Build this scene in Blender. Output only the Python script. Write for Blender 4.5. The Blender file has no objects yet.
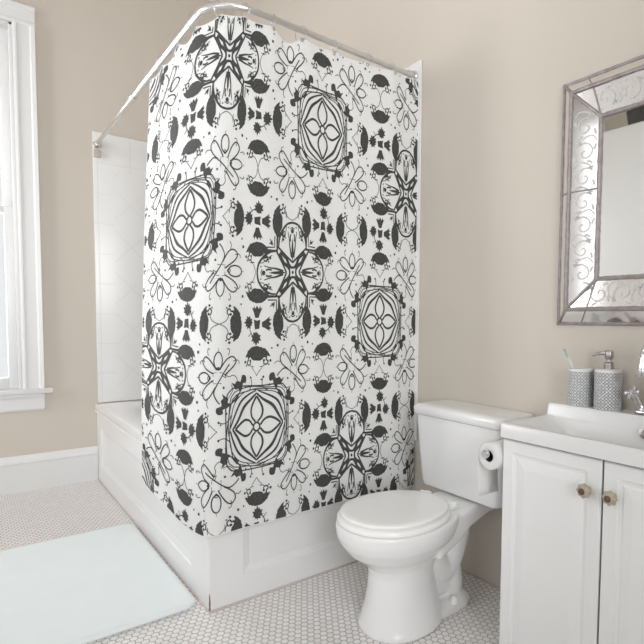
import bpy, bmesh, math, random
import numpy as np
from mathutils import Vector, Matrix
from mathutils.geometry import tessellate_polygon
PI = math.pi
random.seed(4)
SC = bpy.context.scene
COL = SC.collection

# ------------------------------------------------------------------ materials
def new_mat(name):
    m = bpy.data.materials.new(name); m.use_nodes = True
    nt = m.node_tree; b = nt.nodes['Principled BSDF']
    return m, nt, b
def N(nt, typ, **kw):
    n = nt.nodes.new(typ)
    for k, v in kw.items():
        setattr(n, k, v)
    return n
def L(nt, a, b): nt.links.new(a, b)
def mix_col(nt, fac, c1, c2):
    m = N(nt, 'ShaderNodeMix', data_type='RGBA')
    for s, v in ((m.inputs['Factor'], fac), (m.inputs['A'], c1), (m.inputs['B'], c2)):
        if isinstance(v, (tuple, list)): s.default_value = (*v[:3], 1)
        elif isinstance(v, (int, float)): s.default_value = v
        else: L(nt, v, s)
    return m.outputs['Result']
def math_n(nt, op, a, b=None, c=None, clamp=False):
    m = N(nt, 'ShaderNodeMath', operation=op); m.use_clamp = clamp
    for i, v in enumerate((a, b, c)):
        if v is None: continue
        if isinstance(v, (int, float)): m.inputs[i].default_value = v
        else: L(nt, v, m.inputs[i])
    return m.outputs[0]
def simple(name, col, rough=.5, metal=0, var=.03, scale=6, bump=0, bscale=200, spec=None, coat=0):
    m, nt, b = new_mat(name)
    tc = N(nt, 'ShaderNodeTexCoord')
    nz = N(nt, 'ShaderNodeTexNoise'); nz.inputs['Scale'].default_value = scale; nz.inputs['Detail'].default_value = 4
    L(nt, tc.outputs['Object'], nz.inputs['Vector'])
    c1 = tuple(min(1, c*(1+var)) for c in col); c2 = tuple(c*(1-var) for c in col)
    L(nt, mix_col(nt, nz.outputs['Fac'], c2, c1), b.inputs['Base Color'])
    b.inputs['Roughness'].default_value = rough; b.inputs['Metallic'].default_value = metal
    if spec is not None: b.inputs['Specular IOR Level'].default_value = spec
    if coat: b.inputs['Coat Weight'].default_value = coat; b.inputs['Coat Roughness'].default_value = .15
    if bump:
        n2 = N(nt, 'ShaderNodeTexNoise'); n2.inputs['Scale'].default_value = bscale; n2.inputs['Detail'].default_value = 3
        L(nt, tc.outputs['Object'], n2.inputs['Vector'])
        bp = N(nt, 'ShaderNodeBump'); bp.inputs['Strength'].default_value = bump; bp.inputs['Distance'].default_value = .002
        L(nt, n2.outputs['Fac'], bp.inputs['Height']); L(nt, bp.outputs['Normal'], b.inputs['Normal'])
    return m

M = {}
M['wall'] = simple('beige_wall_paint', (.60, .55, .485), .65, var=.02, scale=1.5, bump=.08, bscale=120)
M['ceiling'] = simple('ceiling_white', (.80, .78, .75), .8, var=.01)
M['trim'] = simple('white_trim_paint', (0.749, 0.753, 0.753), .35, var=.012, scale=8, bump=.03, bscale=40)
M['tub'] = simple('white_tub_paint', (0.766, 0.769, 0.769), .3, var=.012, scale=5)
M['enamel'] = simple('white_enamel', (0.781, 0.778, 0.776), .12, var=.005, coat=.4)
M['ceramic'] = simple('white_ceramic', (0.821, 0.825, 0.825), .2, var=.006, scale=3, coat=.25)
M['seat'] = simple('white_seat_plastic', (.885, .885, .875), .22, var=.006, coat=.2)
M['sink'] = simple('white_sink_ceramic', (0.788, 0.792, 0.792), .24, var=.006, coat=.2)
M['cabinet'] = simple('white_cabinet_lacquer', (0.829, 0.833, 0.833), .38, var=.01, scale=7)
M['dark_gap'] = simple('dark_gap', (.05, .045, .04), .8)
M['chrome'] = simple('brushed_chrome', (.75, .75, .76), .14, 1, var=.04, scale=40)
M['steel'] = simple('brushed_steel', (.42, .40, .39), .3, 1, var=.08, scale=60)
M['rod'] = simple('rod_chrome', (.70, .69, .675), .28, .85, var=.03, scale=30)
M['ring'] = simple('ring_wire', (.55, .53, .52), .3, .9)
M['lead'] = simple('aged_lead', (.36, .325, .325), .45, .55, var=.45, scale=45, bump=.5, bscale=120)
M['mirror'] = simple('mirror_silver', (.93, .93, .92), .02, 1, var=.003)
M['mirror_band'] = simple('antique_mirror', (.82, .79, .775), .10, 1, var=.03, scale=12)
M['etch'] = simple('frosted_etching', (.60, .585, .58), .8, .0, var=.08, scale=50)
M['paper'] = simple('tissue_paper', (0.770, 0.765, 0.760), .95, var=.015, scale=80, bump=.2, bscale=300)
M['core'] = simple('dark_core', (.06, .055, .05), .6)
M['knob'] = simple('crackled_olive_ceramic', (.42, .37, .27), .28, var=.3, scale=60, coat=.5)
M['knob_metal'] = simple('aged_knob_metal', (.16, .10, .09), .4, .8, var=.3, scale=100)
M['brush'] = simple('white_brush_plastic', (0.736, 0.736, 0.725), .3)
M['bristle'] = simple('pale_teal_bristles', (.55, .66, .68), .7, var=.2, scale=200)
M['cabinet_wood'] = simple('white_cupboard_paint', (0.719, 0.719, 0.713), .4, var=.01)
M['basket'] = simple('black_wicker', (.03, .028, .027), .6, var=.5, scale=60, bump=.8, bscale=90)
M['caulk'] = simple('aged_pink_caulk', (.60, .53, .51), .7, var=.12, scale=20)
M['rust'] = simple('rust_stain', (.25, .13, .10), .8, var=.4, scale=80)
M['door'] = simple('white_door_paint', (0.716, 0.711, 0.706), .4, var=.01)

def mat_rug():
    m, nt, b = new_mat('white_plush_mat')
    tc = N(nt, 'ShaderNodeTexCoord')
    nz = N(nt, 'ShaderNodeTexNoise'); nz.inputs['Scale'].default_value = 9; nz.inputs['Detail'].default_value = 5
    n2 = N(nt, 'ShaderNodeTexNoise'); n2.inputs['Scale'].default_value = 420; n2.inputs['Detail'].default_value = 2
    L(nt, tc.outputs['Object'], nz.inputs['Vector']); L(nt, tc.outputs['Object'], n2.inputs['Vector'])
    L(nt, mix_col(nt, nz.outputs['Fac'], (.76, .83, .84), (.83, .88, .885)), b.inputs['Base Color'])
    b.inputs['Roughness'].default_value = .95
    b.inputs['Sheen Weight'].default_value = .3
    bp = N(nt, 'ShaderNodeBump'); bp.inputs['Strength'].default_value = .5; bp.inputs['Distance'].default_value = .003
    L(nt, n2.outputs['Fac'], bp.inputs['Height']); L(nt, bp.outputs['Normal'], b.inputs['Normal'])
    return m
M['rug'] = mat_rug()

def mat_hex():
    m, nt, b = new_mat('white_hexagon_mosaic')
    tc = N(nt, 'ShaderNodeTexCoord'); sp = N(nt, 'ShaderNodeSeparateXYZ')
    L(nt, tc.outputs['Object'], sp.inputs[0])
    S = .0262; H3 = math.sqrt(3)
    x = math_n(nt, 'DIVIDE', sp.outputs['X'], S); y = math_n(nt, 'DIVIDE', sp.outputs['Y'], S)
    def cell(ox, oy):
        fx = math_n(nt, 'SUBTRACT', math_n(nt, 'FLOORED_MODULO', math_n(nt, 'ADD', x, ox), 1.0), .5)
        fy = math_n(nt, 'SUBTRACT', math_n(nt, 'FLOORED_MODULO', math_n(nt, 'ADD', y, oy), H3), H3/2)
        ax = math_n(nt, 'ABSOLUTE', fx); ay = math_n(nt, 'ABSOLUTE', fy)
        d = math_n(nt, 'MAXIMUM', ax, math_n(nt, 'ADD', math_n(nt, 'MULTIPLY', ax, .5), math_n(nt, 'MULTIPLY', ay, H3/2)))
        r2 = math_n(nt, 'ADD', math_n(nt, 'MULTIPLY', fx, fx), math_n(nt, 'MULTIPLY', fy, fy))
        cx = math_n(nt, 'FLOOR', math_n(nt, 'ADD', x, ox)); cy = math_n(nt, 'FLOOR', math_n(nt, 'DIVIDE', math_n(nt, 'ADD', y, oy), H3))
        return d, r2, cx, cy
    d1, r1, cx1, cy1 = cell(0, 0); d2, r2, cx2, cy2 = cell(.5, H3/2)
    first = math_n(nt, 'LESS_THAN', r1, r2)
    d = math_n(nt, 'MINIMUM', d1, d2)
    # per tile random tone
    cb = N(nt, 'ShaderNodeCombineXYZ')
    def sel(a, b_): return math_n(nt, 'ADD', math_n(nt, 'MULTIPLY', first, a), math_n(nt, 'MULTIPLY', math_n(nt, 'SUBTRACT', 1, first), math_n(nt, 'ADD', b_, 100.5)))
    L(nt, sel(cx1, cx2), cb.inputs[0]); L(nt, sel(cy1, cy2), cb.inputs[1])
    wn = N(nt, 'ShaderNodeTexWhiteNoise', noise_dimensions='2D'); L(nt, cb.outputs[0], wn.inputs['Vector'])
    tile = mix_col(nt, wn.outputs['Value'], (.80, .78, .77), (.87, .855, .85))
    mr = N(nt, 'ShaderNodeMapRange', interpolation_type='SMOOTHSTEP'); mr.inputs['From Min'].default_value = .425; mr.inputs['From Max'].default_value = .462
    L(nt, d, mr.inputs['Value'])
    nz = N(nt, 'ShaderNodeTexNoise'); nz.inputs['Scale'].default_value = 2.5; L(nt, tc.outputs['Object'], nz.inputs['Vector'])
    grout = mix_col(nt, nz.outputs['Fac'], (.33, .29, .275), (.46, .41, .395))
    L(nt, mix_col(nt, mr.outputs['Result'], tile, grout), b.inputs['Base Color'])
    rr = math_n(nt, 'MULTIPLY_ADD', mr.outputs['Result'], .5, .28); L(nt, rr, b.inputs['Roughness'])
    bp = N(nt, 'ShaderNodeBump', invert=True); bp.inputs['Strength'].default_value = .5; bp.inputs['Distance'].default_value = .0015
    L(nt, mr.outputs['Result'], bp.inputs['Height']); L(nt, bp.outputs['Normal'], b.inputs['Normal'])
    return m
M['hex'] = mat_hex()

def mat_surround(axis):
    # straight border tiles round a field of diagonal tiles, pressed into the panel
    m, nt, b = new_mat('white_tile_surround_'+axis)
    tc = N(nt, 'ShaderNodeTexCoord'); sp = N(nt, 'ShaderNodeSeparateXYZ'); L(nt, tc.outputs['Object'], sp.inputs[0])
    h = sp.outputs['X'] if axis == 'x' else sp.outputs['Y']; z = sp.outputs['Z']
    T = .205
    def line(v, off=0, t=T):
        f = math_n(nt, 'FLOORED_MODULO', math_n(nt, 'DIVIDE', math_n(nt, 'ADD', v, off), t), 1.0)
        return math_n(nt, 'ABSOLUTE', math_n(nt, 'SUBTRACT', f, .5))     # .5 on the joint
    s = math_n(nt, 'ADD', h, z); dd = math_n(nt, 'SUBTRACT', h, z)
    diag = math_n(nt, 'MAXIMUM', line(s, .05, T*1.414), line(dd, .1, T*1.414))
    stra = math_n(nt, 'MAXIMUM', line(h, .70 if axis == 'x' else .1), line(z, .08))
    a0, a1 = ((.118, 2) if axis == 'x' else (2.0, 3.9))
    inb = math_n(nt, 'MULTIPLY', math_n(nt, 'GREATER_THAN', h, (.83 if axis == 'x' else 2.05)), math_n(nt, 'LESS_THAN', z, 2.13))
    v = math_n(nt, 'ADD', math_n(nt, 'MULTIPLY', inb, diag), math_n(nt, 'MULTIPLY', math_n(nt, 'SUBTRACT', 1, inb), stra))
    mr = N(nt, 'ShaderNodeMapRange', interpolation_type='SMOOTHSTEP'); mr.inputs['From Min'].default_value = .484; mr.inputs['From Max'].default_value = .495
    L(nt, v, mr.inputs['Value'])
    L(nt, mix_col(nt, mr.outputs['Result'], (.77, .77, .765), (.70, .70, .695)), b.inputs['Base Color'])
    b.inputs['Roughness'].default_value = .25
    bp = N(nt, 'ShaderNodeBump', invert=True); bp.inputs['Strength'].default_value = .35; bp.inputs['Distance'].default_value = .002
    L(nt, mr.outputs['Result'], bp.inputs['Height']); L(nt, bp.outputs['Normal'], b.inputs['Normal'])
    return m

def mat_cloth(name, c1, c2, trans=.0):
    m, nt, b = new_mat(name)
    tc = N(nt, 'ShaderNodeTexCoord')
    nz = N(nt, 'ShaderNodeTexNoise'); nz.inputs['Scale'].default_value = 320; nz.inputs['Detail'].default_value = 2
    L(nt, tc.outputs['Object'], nz.inputs['Vector'])
    mr = N(nt, 'ShaderNodeMapRange'); mr.inputs['From Min'].default_value = .42; mr.inputs['From Max'].default_value = .62
    L(nt, nz.outputs['Fac'], mr.inputs['Value'])
    L(nt, mix_col(nt, mr.outputs['Result'], c1, c2), b.inputs['Base Color'])
    b.inputs['Roughness'].default_value = .85; b.inputs['Specular IOR Level'].default_value = .2
    bp = N(nt, 'ShaderNodeBump'); bp.inputs['Strength'].default_value = .25; bp.inputs['Distance'].default_value = .001
    L(nt, nz.outputs['Fac'], bp.inputs['Height']); L(nt, bp.outputs['Normal'], b.inputs['Normal'])
    if trans:
        out = nt.nodes['Material Output']; tr = N(nt, 'ShaderNodeBsdfTranslucent'); tr.inputs['Color'].default_value = (.9, .89, .87, 1)
        mx = N(nt, 'ShaderNodeMixShader'); mx.inputs[0].default_value = trans
        L(nt, b.outputs[0], mx.inputs[1]); L(nt, tr.outputs[0], mx.inputs[2]); L(nt, mx.outputs[0], out.inputs['Surface'])
    return m
M['cloth'] = mat_cloth('woven_white_polyester', (.74, .745, .74), (.81, .815, .81), .12)
M['ink'] = mat_cloth('charcoal_print', (.045, .047, .046), (.085, .088, .086))

def mat_glass():
    m, nt, b = new_mat('window_glass'); out = nt.nodes['Material Output']
    tr = N(nt, 'ShaderNodeBsdfTransparent'); gl = N(nt, 'ShaderNodeBsdfGlossy'); gl.inputs['Roughness'].default_value = .02
    fr = N(nt, 'ShaderNodeFresnel'); mx = N(nt, 'ShaderNodeMixShader')
    L(nt, fr.outputs[0], mx.inputs[0]); L(nt, tr.outputs[0], mx.inputs[1]); L(nt, gl.outputs[0], mx.inputs[2]); L(nt, mx.outputs[0], out.inputs['Surface'])
    return m
M['glass'] = mat_glass()

def mat_lace():
    # grey blue ceramic covered in a white lattice of interlaced diamonds and dots
    m, nt, b = new_mat('grey_lattice_ceramic')
    uv = N(nt, 'ShaderNodeUVMap'); sp = N(nt, 'ShaderNodeSeparateXYZ'); L(nt, uv.outputs[0], sp.inputs[0])
    u, v = sp.outputs[0], sp.outputs[1]
    def tri(a, n, o=0):
        f = math_n(nt, 'FLOORED_MODULO', math_n(nt, 'MULTIPLY_ADD', a, n, o), 1.0)
        return math_n(nt, 'ABSOLUTE', math_n(nt, 'SUBTRACT', f, .5))
    s = math_n(nt, 'ADD', u, v); d = math_n(nt, 'SUBTRACT', u, v)
    big = math_n(nt, 'MAXIMUM', tri(s, 2), tri(d, 2))
    sm = math_n(nt, 'MAXIMUM', tri(s, 8), tri(d, 8))
    sq = math_n(nt, 'MAXIMUM', tri(u, 8, .5), tri(v, 8, .5))
    a = math_n(nt, 'GREATER_THAN', big, .465); c = math_n(nt, 'GREATER_THAN', sm, .40); e = math_n(nt, 'GREATER_THAN', sq, .455)
    f = math_n(nt, 'MAXIMUM', math_n(nt, 'MAXIMUM', a, c), e)
    L(nt, mix_col(nt, f, (.13, .165, .215), (.78, .77, .75)), b.inputs['Base Color'])
    b.inputs['Roughness'].default_value = .35
    return m
M['lace'] = mat_lace()

# ------------------------------------------------------------------ helpers
def link_mesh(name, me, mat=None, parent=None, smooth=True, angle=35):
    o = bpy.data.objects.new(name, me); COL.objects.link(o)
    if mat is not None:
        for mm in (mat if isinstance(mat, (list, tuple)) else [mat]): me.materials.append(mm)
    if smooth:
        me.shade_smooth()
        try: me.set_sharp_from_angle(angle=math.radians(angle))
        except Exception: pass
    if parent is not None:
        o.parent = parent
        o.matrix_parent_inverse = Matrix.Translation(-Vector(parent.location)) if parent.type == 'EMPTY' or True else Matrix()
    return o
def obj(name, bm, mat=None, parent=None, smooth=True, angle=35, recalc=True):
    if recalc: bmesh.ops.recalc_face_normals(bm, faces=bm.faces[:])
    me = bpy.data.meshes.new(name); bm.to_mesh(me); bm.free()
    return link_mesh(name, me, mat, parent, smooth, angle)
def tag(o, label, cat, group=None):
    o['label'] = label; o['category'] = cat
    if group: o['group'] = group
    return o
def struct(o): o['kind'] = 'structure'; return o
def empty(name, loc, label=None, cat=None, group=None):
    o = bpy.data.objects.new(name, None); COL.objects.link(o); o.location = loc; o.empty_display_size = .05
    if label: tag(o, label, cat, group)
    return o
def B(): return bmesh.new()
def box(bm, x0, x1, y0, y1, z0, z1, bev=0, seg=2, edges=None):
    b2 = B() if bev else bm
    vs = [b2.verts.new((x, y, z)) for z in (z0, z1) for y in (y0, y1) for x in (x0, x1)]
    for f in ((0, 2, 3, 1), (4, 5, 7, 6), (0, 1, 5, 4), (2, 6, 7, 3), (0, 4, 6, 2), (1, 3, 7, 5)):
        b2.faces.new([vs[i] for i in f])
    if bev:
        bmesh.ops.bevel(b2, geom=b2.edges[:], offset=bev, segments=seg, profile=.5, affect='EDGES')
        me = bpy.data.meshes.new('t'); b2.to_mesh(me); b2.free(); bm.from_mesh(me); bpy.data.meshes.remove(me)
def loft(bm, rings, cap0=True, cap1=True, closed=True):
    R = [[bm.verts.new(p) for p in r] for r in rings]; n = len(R[0])
    for a, b in zip(R, R[1:]):
        for i in range(n if closed else n-1):
            j = (i+1) % n
            bm.faces.new((a[i], a[j], b[j], b[i]))
    if cap0: bm.faces.new(list(reversed(R[0])))
    if cap1: bm.faces.new(R[-1])
    return R
def lathe(bm, prof, c=(0, 0, 0), axis=(0, 0, 1), n=32, cap0=True, cap1=True):
    q = Vector((0, 0, 1)).rotation_difference(Vector(axis).normalized()); c = Vector(c)
    loft(bm, [[c + q @ Vector((max(r, 1e-5)*math.cos(2*PI*i/n), max(r, 1e-5)*math.sin(2*PI*i/n), h)) for i in range(n)] for r, h in prof], cap0, cap1)
def tube(bm, pts, rad, n=12, closed=False, caps=True):
    pts = [Vector(p) for p in pts]; m = len(pts)
    if not isinstance(rad, (list, tuple)): rad = [rad]*m
    tang = []
    for i in range(m):
        a = pts[(i-1) % m] if (closed or i > 0) else pts[i]; b = pts[(i+1) % m] if (closed or i < m-1) else pts[i]
        tang.append((b-a).normalized())
    nrm = tang[0].orthogonal().normalized(); rings = []
    for i in range(m):
        if i: nrm = (tang[i-1].rotation_difference(tang[i])) @ nrm
        bn = tang[i].cross(nrm).normalized()
        rings.append([pts[i] + rad[i]*(math.cos(2*PI*k/n)*nrm + math.sin(2*PI*k/n)*bn) for k in range(n)])
    if closed: rings.append(rings[0])
    if closed:
        R = [[bm.verts.new(p) for p in r] for r in rings[:-1]]
        for a in range(m):
            b = (a+1) % m
            for i in range(n):
                j = (i+1) % n; bm.faces.new((R[a][i], R[a][j], R[b][j], R[b][i]))
    else: loft(bm, rings, caps, caps)
def spline(pts, k=8, closed=False):
    P = [Vector(p) for p in pts]; n = len(P); out = []
    for i in range(n if closed else n-1):
        if closed: a, b, c, d = P[(i-1) % n], P[i], P[(i+1) % n], P[(i+2) % n]
        else: a, b, c, d = P[max(i-1, 0)], P[i], P[i+1], P[min(i+2, n-1)]
        for j in range(k):
            t = j/k
            out.append(.5*((2*b) + (c-a)*t + (2*a-5*b+4*c-d)*t*t + (3*b-a-3*c+d)*t**3))
    if not closed: out.append(P[-1])
    return out
def prism(bm, prof, place, a0, a1):
    """prof: list of (u,v); place(u,v,a)->point; extruded between a0 and a1"""
    loft(bm, [[place(u, v, a) for u, v in prof] for a in (a0, a1)])

# ------------------------------------------------------------------ room
XB, YA = 1.712, 4.05          # right wall, back wall
XL, YF, ZC = -1.75, -1.55, 3.53
W1 = (-.61, .283, .66, 2.93)   # back window opening x0,x1,z0,z1
W2 = (-.75, 1.75, .70, 3.1)    # unseen left window, added to light the room, opening y0,y1,z0,z1
W4 = (3.0, 3.8, .70, 3.1)      # second left window, unseen, added for light, beyond the cupboard
W3 = (-1.15, .35, .75, 3.0)    # unseen front wall window, added to help light the room
bm = B(); box(bm, XL-.2, XB+.2, YF-.2, YA+.2, -.12, 0); struct(obj('floor', bm, M['hex'], smooth=False))
bm = B(); box(bm, XL-.2, XB+.2, YF-.2, YA+.2, ZC, ZC+.12); struct(obj('ceiling', bm, M['ceiling'], smooth=False))
def wall_hole(name, horiz, pos, t, a0, a1, *holes):
    bm = B(); z0, z1 = holes[0][2:]
    def bb(p, q, r, s):
        if horiz: box(bm, p, q, min(pos, pos+t), max(pos, pos+t), r, s)
        else: box(bm, min(pos, pos+t), max(pos, pos+t), p, q, r, s)
    p = a0
    for h0, h1, z0, z1 in holes: bb(p, h0, 0, ZC); bb(h0, h1, 0, z0); bb(h0, h1, z1, ZC); p = h1
    bb(p, a1, 0, ZC)
    return struct(obj(name, bm, M['wall'], smooth=False))
wall_hole('wall_back', True, YA, .14, XL, XB+.14, W1)
wall_hole('wall_left', False, XL, -.14, YF-.14, YA+.14, W2, W4)
wall_hole('wall_front', True, YF, -.14, XL, XB+.14, W3)
bm = B(); box(bm, XB, XB+.14, YF, YA, 0, ZC); struct(obj('wall_right', bm, M['wall'], smooth=False))

def window(name, horiz, pos, out, hole, rail=None):
    """out = +1/-1: the direction leaving the room"""
    h0, h1, z0, z1 = hole
    root = struct(empty(name, ((h0+h1)/2, pos, z0) if horiz else (pos, (h0+h1)/2, z0)))
    def P(a, d, z):  # d: distance out of the room from the wall face
        return (a, pos+out*d, z) if horiz else (pos+out*d, a, z)
    def bx(bm, a0, a1, d0, d1, q0, q1, bev=.003):
        p, q = P(a0, d0, q0), P(a1, d1, q1)
        box(bm, min(p[0], q[0]), max(p[0], q[0]), min(p[1], q[1]), max(p[1], q[1]), q0, q1, bev)
    cw = .118
    # casing with stepped profile
    bm = B()
    prof = [(0, 0), (0, -.018), (.012, -.024), (.02, -.024), (.026, -.018), (cw-.03, -.018), (cw-.024, -.03), (cw-.004, -.033), (cw, -.029), (cw, 0)]
    for sgn, e in ((1, h1), (-1, h0)):
        loft(bm, [[P(e+sgn*u, d, z) for u, d in prof] for z in (z0+.0, z1+cw*.0)], True, True)
    loft(bm, [[P(a, d, z1+u) for u, d in prof] for a in (h0-cw, h1+cw)], True, True)
    obj('window_casing', bm, M['trim'], root, smooth=False)
    bm = B()   # jamb liner
    bx(bm, h0, h0+.018, -.005, .13, z0, z1); bx(bm, h1-.018, h1, -.005, .13, z0, z1); bx(bm, h0, h1, -.005, .13, z1-.018, z1)
    obj('window_frame', bm, M['trim'], root)
    bm = B(); bx(bm, h0-cw-.04, h1+cw+.042, -.055, .13, z0-.028, z0+.004, .008)
    obj('window_sill', bm, M['trim'], root)
    bm = B()
    ap = [(z0-.028, -.028), (z0-.045, -.03), (z0-.06, -.02), (z0-.125, -.018), (z0-.138, -.012), (z0-.142, 0), (z0-.028, 0)]
    loft(bm, [[P(a, d, z) for z, d in ap] for a in (h0-cw+.003, h1+cw-.003)])
    obj('window_apron', bm, M['trim'], root, smooth=False)
    zm = (z0+z1)/2
    for k, (q0, q1, dd) in enumerate(((z0+.004, zm+.02, .045), (zm-.02, z1-.014, .08))):
        bm = B(); s = .048; a0, a1 = h0+.018, h1-.018
        bx(bm, a0, a0+s, dd, dd+.032, q0, q1); bx(bm, a1-s, a1, dd, dd+.032, q0, q1)
        bx(bm, a0+s, a1-s, dd+.001, dd+.031, q0, q0+(.07 if k == 0 else .04)); bx(bm, a0+s, a1-s, dd+.001, dd+.031, q1-.04, q1)
        sash = obj('window_sash', bm, M['trim'], root)
        bm = B(); bx(bm, a0+s-.005, a1-s+.005, dd+.014, dd+.018, q0+.035, q1-.035, 0)
        obj('window_pane', bm, M['glass'], sash, smooth=False)
    return root
window('window_1', True, YA, 1, W1)
window('added_window_2', False, XL, -1, W2)
window('added_window_3', True, YF, -1, W3)
window('added_window_4', False, XL, -1, W4)

def baseboard(name, place, a0, a1, h=.235):
    bm = B(); prof = [(0, 0), (.019, 0), (.019, h-.055), (.023, h-.05), (.023, h-.042), (.016, h-.032), (.012, h-.012), (.008, h), (0, h)]
    loft(bm, [[place(d, z, a) for d, z in prof] for a in (a0, a1)])
    return struct(obj(name, bm, M['trim'], smooth=False))
baseboard('baseboard_back', lambda d, z, a: (a, YA-d, z), XL+.02, .698)
baseboard('baseboard_left', lambda d, z, a: (XL+d, a, z), YF+.02, YA-.02)
baseboard('baseboard_front', lambda d, z, a: (a, YF+d, z), XL+.02, .60)
# thin quarter bead where the right wall meets the floor
bm = B(); box(bm, XB-.008, XB, 1.08, 1.92, 0, .008, .002); struct(obj('trim_1', bm, M['caulk']))
# unseen white door behind the camera, added to help light the room
d = struct(empty('added_door_1', (1.05, YF, 0)))
bm = B(); box(bm, .70, 1.50, YF+.004, YF+.04, .01, 2.1, .003)
leaf = obj('door_leaf', bm, M['door'], d)
bm = B()
for a, b_ in ((.77, 1.06), (1.14, 1.43)):
    for q, r in ((.2, .95), (1.08, 1.98)): box(bm, a, b_, YF+.036, YF+.05, q, r, .008)
obj('door_panel', bm, M['door'], leaf)
bm = B(); lathe(bm, [(.012, 0), (.012, .03), (.03, .035), (.032, .05), (.02, .062), (.001, .065)], (1.44, YF+.04, 1.0), (0, 1, 0), 20); obj('door_knob', bm, M['steel'], leaf)
bm = B(); box(bm, .60, .70, YF, YF+.03, 0, 2.1, .004); box(bm, 1.50, 1.60, YF, YF+.03, 0, 2.1, .004); box(bm, .60, 1.60, YF, YF+.032, 2.1, 2.21, .004)
obj('door_casing', bm, M['trim'], d)

# ------------------------------------------------------------------ bathtub
TX0, TY0, TZ = .70, 1.926, .535
tub = empty('bathtub', (1.2, 3.0, 0), 'white built-in bathtub with panelled apron sides, behind the patterned curtain', 'bathtub')
def slab_with_basin():
    bm = B(); x0, x1, y0, y1 = TX0-.008, XB-.0015, TY0-.008, YA-.0015
    cx, cy, ax, ay = 1.215, 2.97, .36, .88; n = 64
    def sup(a, b, z, p=4.5, bx_=0):
        out = []
        for i in range(n):
            t = 2*PI*i/n; c, s = math.cos(t), math.sin(t)
            k = (abs(c)**p + abs(s)**p)**(-1/p)
            out.append((cx+a*k*c, cy+b*k*s, z))
        return out
    def rect(m, z):
        out = []
        for i in range(n):
            t = 2*PI*i/n; c, s = math.cos(t), math.sin(t)
            hx, hy = ((x1-m-cx) if c > 0 else (cx-x0-m)), ((y1-m-cy) if s > 0 else (cy-y0-m))
            k = min(hx/max(abs(c), 1e-6), hy/max(abs(s), 1e-6))
            out.append((cx+k*c, cy+k*s, z))
        # snap nearest samples onto the corners
        for qx in (x0+m, x1-m):
            for qy in (y0+m, y1-m):
                i = min(range(n), key=lambda i: (out[i][0]-qx)**2+(out[i][1]-qy)**2); out[i] = (qx, qy, z)
        return out
    rings = [rect(.012, TZ-.05), rect(.002, TZ-.047), rect(0, TZ-.04), rect(0, TZ-.012), rect(.004, TZ-.003), rect(.012, TZ),
             sup(ax+.02, ay+.02, TZ), sup(ax, ay, TZ-.008), sup(ax-.012, ay-.015, TZ-.04), sup(ax-.05, ay-.08, TZ-.25), sup(ax-.09, ay-.15, TZ-.38), sup(ax-.14, ay-.22, TZ-.40), sup(.02, .02, TZ-.405)]
    loft(bm, rings, True, True)
    return bm
obj('tub_basin', slab_with_basin(), M['enamel'], tub, angle=40)
def apron(horiz):
    """panelled face: stiles, rails and a sunk bevelled field"""
    bm = B()
    if horiz: a0, a1, out = TX0, XB-.002, lambda a, d, z: (a, TY0+d, z); fields = [(a0+.165, a1-.10)]
    else: a0, a1, out = TY0+.0, YA-.001, lambda a, d, z: (TX0+d, a, z); fields = [(a0+.235, a1-.15)]
    zt, z0, z1 = TZ-.048, .137, .345
    def quad(*p): bm.faces.new([bm.verts.new(q) for q in p])
    def rc(A0, A1, Z0, Z1, d=0): quad(out(A0, d, Z0), out(A1, d, Z0), out(A1, d, Z1), out(A0, d, Z1))
    f0, f1 = fields[0]; bv, dp = .03, .014
    f0 -= bv; f1 += bv; z0 -= bv; z1 += bv
    rc(a0, f0, 0, zt); rc(f1, a1, 0, zt); rc(f0, f1, 0, z0); rc(f0, f1, z1, zt)
    o_ = [(f0, z0), (f1, z0), (f1, z1), (f0, z1)]
    def ins(m): return [(f0+m, z0+m), (f1-m, z0+m), (f1-m, z1-m), (f0+m, z1-m)]
    steps = [(0, 0), (.003, .006), (bv-.004, dp-.002), (bv, dp)]
    for (m0, d0), (m1, d1) in zip(steps, steps[1:]):
        p, q = ins(m0), ins(m1)
        for i in range(4):
            j = (i+1) % 4
            quad(out(p[i][0], d0, p[i][1]), out(p[j][0], d0, p[j][1]), out(q[j][0], d1, q[j][1]), out(q[i][0], d1, q[i][1]))
    p = ins(bv); quad(*[out(a, dp, z) for a, z in p])
    # returns that give the board its thickness
    quad(out(a1, 0, 0), out(a1, .03, 0), out(a1, .03, zt), out(a1, 0, zt))
    quad(out(a0+(0 if horiz else .03), .03, 0), out(a1, .03, 0), out(a1, .03, zt), out(a0+(0 if horiz else .03), .03, zt))
    # cover moulding below the rim
    pr = [(0, zt), (-.008, zt), (-.010, zt-.012), (-.004, zt-.022), (0, zt-.024)]
    if horiz: loft(bm, [[out(a, d, z) for d, z in pr] for a in (a0-.008, a1)])
    else: loft(bm, [[out(a, d, z) for d, z in pr] for a in (a0-.008, a1)])
    bmesh.ops.remove_doubles(bm, verts=bm.verts[:], dist=1e-5)
    return bm
obj('apron_panel', apron(True), M['tub'], tub, smooth=False, recalc=True)
obj('apron_panel', apron(False), M['tub'], tub, smooth=False, recalc=True)
bm = B(); box(bm, TX0-.006, TX0, TY0-.004, YA-.02, 0, .007, .002); box(bm, TX0-.006, XB-.002, TY0-.006, TY0, 0, .007, .002)
obj('caulk_bead', bm, M['caulk'], tub)
bm = B()
pts = [(TX0-.0006, TY0-.0006, z) for z in np.linspace(.005, .075, 9)]
tube(bm, pts, [.003, .0035, .0025, .0035, .003, .0022, .0025, .0015, .0006], 6); sr = obj('rust_mark', bm, M['rust'], tub); sr['label'] = 'small rusty chip on the tub corner'
bm = B(); lathe(bm, [(.03, 0), (.03, .003), (.02, .005), (.001, .005)], (1.215, 3.2, TZ-.4055), (0, 0, 1), 20); obj('drain', bm, M['chrome'], tub)

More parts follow.
